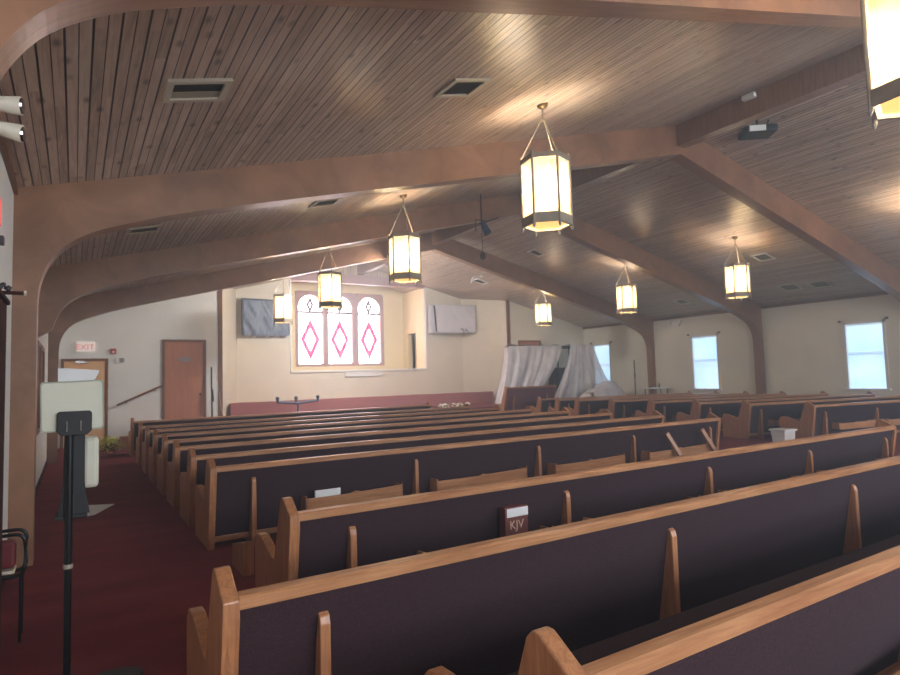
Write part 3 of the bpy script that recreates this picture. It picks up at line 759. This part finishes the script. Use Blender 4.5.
wsheet = plain('milky_plastic_cover', (206, 202, 206), .35, noise=.05)
gsheet = plain('bluish_grey_plastic_cover', (92, 102, 120), .4, noise=.12, nscale=3)
tv('bluish wall television draped in plastic left of the stained glass', (5.45, 20.42, 3.2), math.radians(4), 1.5, 1.12, gsheet)
t = tv('white plastic-draped wall television right of the baptistry opening', (12.75, 20.2, 3.38), math.radians(-14), 1.85, 1.0, wsheet)
bm = new(); prism(bm, [(-.80, 1.0), (-.74, 1.0), (-.68, -.02), (-.73, -.02)], 'y', -.085, -.075); obj('tape_strip', bm, M['blackm'], t)
bm = new(); tube(bm, [(.28, -.09, .1), (.36, -.09, .03), (.38, -.09, .12), (.40, -.09, -.02), (.55, -.09, .0), (.5, -.09, .1), (.6, -.09, -.04)], .018, 5); obj('knotted_tie', bm, M['blackm'], t)
bm = new(); box(bm, 8.32, 9.82, YK-.1, YK-.04, 1.68, 1.84, .01); tag(obj('wall_panel_box', bm, M['white']), 'shallow white box fixed below the sill under the stained glass', 'panel')

# ------------------------------------------------------------------ platform objects
t = thing('crossbar_stand', 'dark blue stand with a crossbar and three knobs at the left of the platform', 'stand', (5.74, 18, .5))
bm = new(); lathe(bm, [(.16, 0), (.15, .02), (.03, .04), (.025, .42)], 0, 0, 16); obj('post', bm, M['navy'], t)
bm = new(); tube(bm, [(-.62, 0, .45), (-.3, 0, .43), (0, 0, .4), (.3, 0, .43), (.62, 0, .46)], .035, 8); obj('crossbar', bm, M['navy'], t)
for x in (-.62, -.06, .62):
    bm = new(); tube(bm, [(x, 0, .44), (x, 0, .56)], [.03, .05], 8); lathe(bm, [(.02, .52), (.055, .54), (.055, .6), (.02, .62)], x, 0, 10); obj('knob', bm, M['navy'], t)
def posy(label, c, n, r, seed):
    rnd = random.Random(seed); t = thing('flower_spray', label, 'flowers', c, 0, 'white flower sprays on the platform edge')
    bm = new(); lathe(bm, [(.1, 0), (.12, .04), (.06, .06)], 0, 0, 12); obj('dish', bm, M['leaf'], t)
    bm = new()
    for i in range(n):
        x, y, z = rnd.uniform(-r, r), rnd.uniform(-.12, .12), .05+rnd.uniform(0, .12)
        bmesh.ops.create_icosphere(bm, subdivisions=1, radius=rnd.uniform(.03, .05), matrix=Matrix.Translation((x, y, z)) @ Matrix.Diagonal((1, 1, .6, 1)))
    obj('blossoms', bm, M['flower'], t)
    bm = new()
    for i in range(n):
        x, y = rnd.uniform(-r*.9, r*.9), rnd.uniform(-.1, .1)
        a = rnd.uniform(0, 2*PI); v = [bm.verts.new(p) for p in ((0, 0, .04), (x+.03*math.cos(a), y+.03*math.sin(a), .08), (x*1.2, y*1.2, .1+rnd.uniform(0, .04)), (x-.03*math.cos(a), y-.03*math.sin(a), .08))]; bm.faces.new(v)
    obj('leaves', bm, plain('dull_green_leaf_%d' % seed, (110, 116, 80), .7), t)
posy('left spray of white flowers lying near the middle front of the platform', (10.35, 17.2, .5), 16, .24, 3)
posy('right wider spray of white flowers lying near the middle front of the platform', (11.1, 17.2, .5), 26, .36, 4)

# drum booth draped in plastic
def bezier_pts(f, n): return [f(i/n) for i in range(n+1)]
t = thing('draped_drum_booth', 'tall stage booth draped in clear plastic sheeting on the right of the platform', 'booth', (0, 0, .5))
bm = new()
for x, y in ((13.3, 17.35), (15.6, 17.3), (17.2, 17.45), (17.2, 18.4), (14.0, 18.4)): tube(bm, [(x, y, 0), (x, y, 2.08)], .025)
for a, b in (((13.3, 17.35), (15.6, 17.3)), ((15.6, 17.3), (17.2, 17.45)), ((14.0, 18.4), (17.2, 18.4)), ((13.3, 17.35), (14.0, 18.4)), ((17.2, 17.45), (17.2, 18.4))):
    tube(bm, [(a[0], a[1], 2.08), (b[0], b[1], 2.1)], .03)
obj('booth_frame', bm, M['cage'], t)
def drape(name, top, bot, n, m, fold, seed, mat=None):
    rnd = random.Random(seed); ph = [rnd.uniform(0, 6) for _ in range(4)]
    bm = new(); G = []
    for i in range(n+1):
        u = i/n; row = []
        T = top(u); B = bot(u)
        for j in range(m+1):
            v = j/m
            p = [T[k]+(B[k]-T[k])*(v if k == 2 else v**1.5) for k in range(3)]
            amp = fold*(.25+.75*v)
            p[1] -= amp*(.55*math.sin(u*22+ph[0]+v*2.2)+.3*math.sin(u*47+ph[1]-v*3)+.6*math.sin(u*9+ph[2]+v*3.5))
            p[0] += amp*.5*math.sin(u*41+ph[3]+v)
            row.append(bm.verts.new(p))
        G.append(row)
    for i in range(n):
        for j in range(m): bm.faces.new([G[i][j], G[i][j+1], G[i+1][j+1], G[i+1][j]])
    return obj(name, bm, mat or M['sheet'], t, True)
lerp = lambda a, b, u: a+(b-a)*u
# left curtain: from the top-left corner, falling and spreading left over the edge
drape('left_plastic_sheet', lambda u: (lerp(13.2, 15.75, u), 17.2, 2.1+.05*u), lambda u: (lerp(12.55, 14.2, u), 17.05-.1*math.sin(u*PI), .02+.12*abs(math.sin(u*7))), 70, 18, .07, 1)
drape('left_plastic_side', lambda u: (lerp(13.2, 13.95, u), lerp(17.2, 18.45, u), 2.1), lambda u: (lerp(12.55, 13.5, u), lerp(17.0, 18.5, u), .03), 30, 12, .05, 2)
# right curtain gathered at the top and fanning out
drape('right_plastic_sheet', lambda u: (lerp(16.15, 17.35, u), 17.15, 2.16), lambda u: (lerp(14.9, 18.35, u), 17.0+.25*u, .05+.55*max(0, u-.7)/.3), 80, 18, .06, 5)
bm = new(); G = []
for i in range(31):
    row = []
    for j in range(9):
        x = lerp(13.15+.75*j/8, 17.4, i/30); y = 17.15+1.35*j/8
        row.append(bm.verts.new((x, y, 2.15-.07*math.sin(j/8*PI)*abs(math.sin(i*.55))+.03*math.sin(i*1.3))))
    G.append(row)
for i in range(30):
    for j in range(8): bm.faces.new([G[i][j], G[i+1][j], G[i+1][j+1], G[i][j+1]])
obj('roof_plastic_sheet', bm, M['sheet'], t, True)
# drum kit inside
t = thing('drum_kit', 'dark drum kit half hidden inside the plastic-draped booth', 'drum kit', (15.1, 17.95, .5))
bm = new(); tube(bm, [(0, -.22, .3), (0, .2, .3)], .28, 24); obj('bass_drum', bm, M['drum'], t)
for x, z, r in ((-.22, .78, .16), (.2, .8, .17)):
    bm = new(); lathe(bm, [(r, z), (r, z+.2)], x, -.05, 20); obj('tom_drum', bm, M['drum'], t)
for x, y, r, z in ((.62, .05, .2, .62), (-.6, .1, .18, .58)):
    bm = new(); lathe(bm, [(r, z-.3), (r, z)], x, y, 20); tube(bm, [(x-.15, y, 0), (x, y, .32)], .012); tube(bm, [(x+.15, y, 0), (x, y, .32)], .012); tube(bm, [(x, y+.15, 0), (x, y, .32)], .012); obj('side_drum', bm, M['drum'], t)
for x, z in ((-.75, 1.25), (.7, 1.35), (.25, 1.5)):
    bm = new(); lathe(bm, [(.22, z), (.02, z+.025)], x, .1, 24); tube(bm, [(x, .1, 0), (x, .1, z)], .012); obj('cymbal', bm, M['brass'], t)
t = thing('amplifier', 'dark amplifier cabinet standing in the open gap of the plastic-draped booth', 'amplifier', (16.45, 18.2, .5))
bm = new(); box(bm, -.45, .45, -.15, .15, 0, 1.3, .02); obj('amplifier_body', bm, M['cage'], t)
bm = new(); box(bm, -.4, .4, -.17, -.15, .1, 1.1, .01); obj('speaker_grille', bm, M['black'], t)
# covered heap
t = thing('covered_heap', 'low lumpy heap covered with creased clear plastic near the right wall', 'heap', (16.85, 16.3, .5))
bm = new(); n, m = 40, 20; G = []
for i in range(n+1):
    row = []
    for j in range(m+1):
        u, v = i/n*2-1, j/m*2-1
        k = max(0, 1-abs(u)**4)*max(0, 1-abs(v)**3)
        x = u*1.08; y = v*.45
        z = k*(.56+.17*math.sin(u*2.6+.3)+.05*math.sin(u*9+v*3)+.03*math.sin(u*23+v*9)+.025*math.sin(v*19+u*5))
        row.append(bm.verts.new((x, y, max(.01, z))))
    G.append(row)
for i in range(n):
    for j in range(m): bm.faces.new([G[i][j], G[i+1][j], G[i+1][j+1], G[i][j+1]])
obj('plastic_cover', bm, M['sheet'], t, True)
bm = new(); box(bm, -.75, -.1, -.22, .22, 0, .34, .04); box(bm, 0, .75, -.25, .25, 0, .5, .05); obj('boxes_underneath', bm, plain('olive_brown_box', (136, 128, 100), .7), t)
bm = new(); tube(bm, [(-.85, -.3, .12), (-.85, -.4, .16)], .1, 10); obj('dark_knob', bm, M['black'], t)
# mic stand
t = thing('microphone_stand', 'slim black microphone stand standing before the right wall left of the far arch leg', 'stand', (18.27, 15.95, .5))
bm = new(); lathe(bm, [(.12, 0), (.11, .02), (.02, .03)], 0, 0, 16); obj('base', bm, M['blackm'], t)
bm = new(); tube(bm, [(0, 0, .02), (0, 0, 1.5)], .02); obj('pole', bm, M['blackm'], t)
bm = new(); tube(bm, [(0, 0, .86), (0, 0, .96)], .035); obj('clutch', bm, M['blackm'], t)
# small table by the right wall with bottles
t = thing('side_table', 'small white-topped table by the right wall behind the pews', 'table', (17.75, 14.55, 0))
bm = new(); box(bm, -.5, .5, -.2, .2, .93, .97, .01); obj('tabletop', bm, M['white'], t)
for x in (-.42, .42):
    for y in (-.14, .14):
        bm = new(); tube(bm, [(x, y, 0), (x, y, .93)], .02); obj('leg', bm, M['blackm'], t)
for x, lb in ((-.42, 'dark little bottle at the left end of the white-topped side table'), (.05, 'dark little bottle in the middle of the white-topped side table')):
    bm = new(); lathe(bm, [(.03, 0), (.035, .06), (.03, .1), (.012, .13), (.012, .17)], 0, 0, 12); o = obj('bottle', bm, M['trim']); o.location = (17.75+x, 14.45, .97); tag(o, lb, 'bottle')
# plant by the steps
t = thing('potted_plant', 'yellow-green leafy plant in a stand at the front end of the left aisle', 'plant', (.66, 15.88, 0))
bm = new()
for a in range(3):
    an = a*2*PI/3+.4; tube(bm, [(.16*math.cos(an), .12*math.sin(an), 0), (.06*math.cos(an), .05*math.sin(an), .3)], .014)
lathe(bm, [(.06, .1), (.1, .12), (.13, .26), (.12, .27)], 0, 0, 14); obj('plant_stand', bm, M['trim'], t)
bm = new(); rnd = random.Random(11)
for i in range(420):
    a = rnd.uniform(0, 2*PI); r = .30*math.sqrt(rnd.random()); z = .2+.22*(1-(r/.32)**2)*rnd.uniform(.5, 1.1) - (.12 if r > .22 else 0)*rnd.random()
    c = Vector((r*math.cos(a)*1.0, r*math.sin(a)*.8, z)); d = Vector((math.cos(a), math.sin(a), rnd.uniform(-.6, .6))).normalized()
    s = d.cross(Vector((0, 0, 1))).normalized()*.03
    v = [bm.verts.new(p) for p in (c, c+d*.045+s, c+d*.11, c+d*.045-s)]; bm.faces.new(v)
obj('leaves', bm, M['leaf'], t)
bm = new(); box(bm, .95, 1.32, 16.95, 17.2, 0, .33, .01); tag(obj('wooden_box', bm, M['door']), 'low reddish wooden box at the foot of the steps behind the leafy plant', 'box')

# ------------------------------------------------------------------ foreground left: sanitizer stand etc.
t = thing('sanitizer_stand', 'black floor stand in the aisle foreground holding a blank pale sign panel', 'stand', (-.02, 3.45, 0))
bm = new(); lathe(bm, [(.17, 0), (.17, .012), (.03, .03)], 0, 0, 28); obj('base', bm, M['blackm'], t)
bm = new(); tube(bm, [(0, 0, .02), (0, 0, 1.36)], .0165, 12); obj('pole', bm, M['blackm'], t)
bm = new(); tube(bm, [(0, 0, .70), (0, 0, .72)], .021, 12); obj('pole_collar', bm, M['pewter'], t)
# backing plate that flares at the bottom
bm = new(); prism(bm, [(-.066, .94), (.068, .945), (.05, 1.03), (.045, 1.1), (.045, 1.345), (-.04, 1.345), (-.045, 1.1), (-.05, 1.03)], 'y', -.005, .05, .004); o = obj('backing_plate', bm, M['black'], t); o.location = (.02, .02, 0)
bm = new(); box(bm, -.057, .077, .01, .16, .925, .945, .004); obj('drip_tray', bm, M['black'], t)
bm = new(); prism(bm, [(-.072, 1.335), (-.072, 1.42), (-.064, 1.43), (.064, 1.43), (.072, 1.42), (.072, 1.335), (.052, 1.315), (-.052, 1.315)], 'y', -.02, .0, .003); o = obj('sign_bracket', bm, M['black'], t); o.location = (.02, -.002, .01)
bm = new(); box(bm, -.012, -.009, -.028, -.02, 1.345, 1.395); box(bm, .045, .048, -.028, -.02, 1.345, 1.395); obj('bracket_slot', bm, M['chrome'], t)
bm = new()
pts = []; W, H0, H1, r = .130, 1.328, 1.568, .016
for cx, cz, a0 in ((W-r, H1-r, 0), (-W+r, H1-r, 90), (-W+r, H0+r, 180), (W-r, H0+r, 270)):
    for k in range(5): a = math.radians(a0+k*22.5); pts.append((cx+r*math.cos(a), cz+r*math.sin(a)))
prism(bm, pts, 'y', 0, .015); o = obj('sign_panel', bm, M['signback'], t); o.location = (.05, .0, .018); o.rotation_euler = (0, math.radians(-1.5), 0)
# rotate about its own middle
bm = new(); ring2(bm, [(x*1.0, z) for x, z in pts], [(x*.955, 1.45+(z-1.45)*.94) for x, z in pts], -.003, 0); o = obj('sign_rim', bm, plain('dull_green_plastic_rim', (150, 156, 136), .5), t); o.location = (.05, 0, .018); o.rotation_euler = (0, math.radians(-1.5), 0)
bm = new(); v = [(-.07, 1.55), (.078, 1.55), (.105, 1.606), (.04, 1.611), (-.02, 1.618), (-.07, 1.618)]; prism(bm, v, 'y', .02, .022); obj('paper_sheet', bm, plain('grey_white_paper', (206, 208, 206), .8), t).location = (.02, 0, .03)
bm = new(); box(bm, .055, .125, .03, .14, 1.06, 1.31, .02); obj('dispenser', bm, M['signback'], t)

bm = new(); v = [bm.verts.new(p) for p in ((.13, 8.6, .004), (.22, 8.65, .004), (.46, 9.25, .004), (.17, 9.4, .004))]; f = bm.faces.new(v); r_ = bmesh.ops.extrude_face_region(bm, geom=[f])
for q in r_['geom']:
    if isinstance(q, bmesh.types.BMVert): q.co.z += .004
tag(obj('paper_sheet', bm, M['paper']), 'white sheet of paper lying flat on the red aisle carpet', 'paper')
bm = new(); lathe(bm, [(.17, .001), (.17, .014), (.15, .02)], 0, 0, 28); o = obj('floor_disc', bm, M['greenmetal']); o.location = (.19, 3.78, 0); o.scale = (.82, .6, 1); tag(o, 'dark grey flat disc on the carpet at the bottom edge of the photo', 'mat')

# tall dark cabinet at the left wall with a rod and fittings on top
t = thing('tall_cabinet', 'tall dark wooden cabinet against the left wall, cut by the photo edge', 'cabinet', (XL, 4.0, 0))
bm = new(); box(bm, 0.002, .12, 0, .62, 0, 2.08, .006); obj('cabinet_body', bm, M['dark'], t)
bm = new(); box(bm, 0.002, .135, -.02, .64, 2.08, 2.11, .006); obj('cabinet_top', bm, M['dark'], t)
t = thing('wall_rod', 'short dark rod with a pale tip and ornate holder jutting above the dark cabinet', 'bracket', (XL, 4.56, 2.15))
bm = new(); tube(bm, [(0, 0, 0), (.21, 0, 0)], .012, 10); obj('rod', bm, M['dark'], t)
bm = new(); tube(bm, [(.21, 0, 0), (.222, 0, 0)], .016, 10); obj('rod_tip', bm, M['beige'], t)
bm = new(); rnd = random.Random(5)
for i in range(9): bmesh.ops.create_icosphere(bm, subdivisions=1, radius=rnd.uniform(.012, .026), matrix=Matrix.Translation((.02+.014*i, rnd.uniform(-.02, .02), .03+rnd.uniform(-.005, .03))))
obj('ornate_holder', bm, M['cage'], t)
# folded chair with tubular frame
t = thing('folded_wheelchair', 'folded black tubular chair with dark red pad, by the left wall', 'chair', (XL+.01, 4.67, 0))
def rrect(x0, x1, z0, z1, r, y, n=4):
    P = []
    for cx, cz, a0 in ((x1-r, z1-r, 0), (x0+r, z1-r, 90), (x0+r, z0+r, 180), (x1-r, z0+r, 270)):
        for k in range(n+1): a = math.radians(a0+k*90/n); P.append((cx+r*math.cos(a), y, cz+r*math.sin(a)))
    return P
for y in (0, .16):
    bm = new(); tube(bm, rrect(.0, .22, .40, .655, .05, y), .011, 8, True); obj('side_frame', bm, M['blackm'], t)
bm = new(); box(bm, .03, .17, .03, .13, .445, .61, .02); obj('red_pad', bm, M['redpad'], t)
for y in (0, .16):
    for x in (.03, .2):
        bm = new(); tube(bm, [(x, y, .0), (x, y, .41)], .008, 8); obj('leg', bm, M['blackm'], t)
bm = new(); box(bm, .03, .17, .0, .16, .415, .44, .01); obj('foot_plate', bm, M['beige'], t)

# ------------------------------------------------------------------ light
w = bpy.data.worlds.new('World'); SC.world = w; w.use_nodes = True
bg = w.node_tree.nodes['Background']; bg.inputs['Color'].default_value = (.75, .86, 1, 1); bg.inputs['Strength'].default_value = .8
# thin bluish scatter volume, added to imitate veiling lens glare
nt = w.node_tree; vs = nt.nodes.new('ShaderNodeVolumeScatter'); vs.inputs['Density'].default_value = .024; vs.inputs['Anisotropy'].default_value = .5
vs.inputs['Color'].default_value = (.78, .9, 1, 1)
nt.links.new(vs.outputs[0], nt.nodes['World Output'].inputs['Volume'])
# ------------------------------------------------------------------ camera
cam = bpy.data.cameras.new('camera'); co = bpy.data.objects.new('camera', cam); COL.objects.link(co)
cam.sensor_width = 36; cam.lens = 602.0/900*36; cam.clip_start = .05; cam.clip_end = 200
yaw, pit, rol = math.radians(31.96), math.radians(3.775), math.radians(-1.688)
F = Vector((math.sin(yaw)*math.cos(pit), math.cos(yaw)*math.cos(pit), math.sin(pit)))
R = Vector((math.cos(yaw), -math.sin(yaw), 0)); U = R.cross(F)
R2 = R*math.cos(rol)+U*math.sin(rol); U2 = U*math.cos(rol)-R*math.sin(rol)
m3 = Matrix((R2, U2, -F)).transposed()
co.matrix_world = Matrix.Translation((0, 0, 1.55)) @ m3.to_4x4()
SC.camera = co
SC.view_settings.view_transform = 'Standard'; SC.view_settings.look = 'None'
SC.view_settings.exposure = 1.5; SC.view_settings.gamma = 1.0; SC.view_settings.use_curve_mapping = False
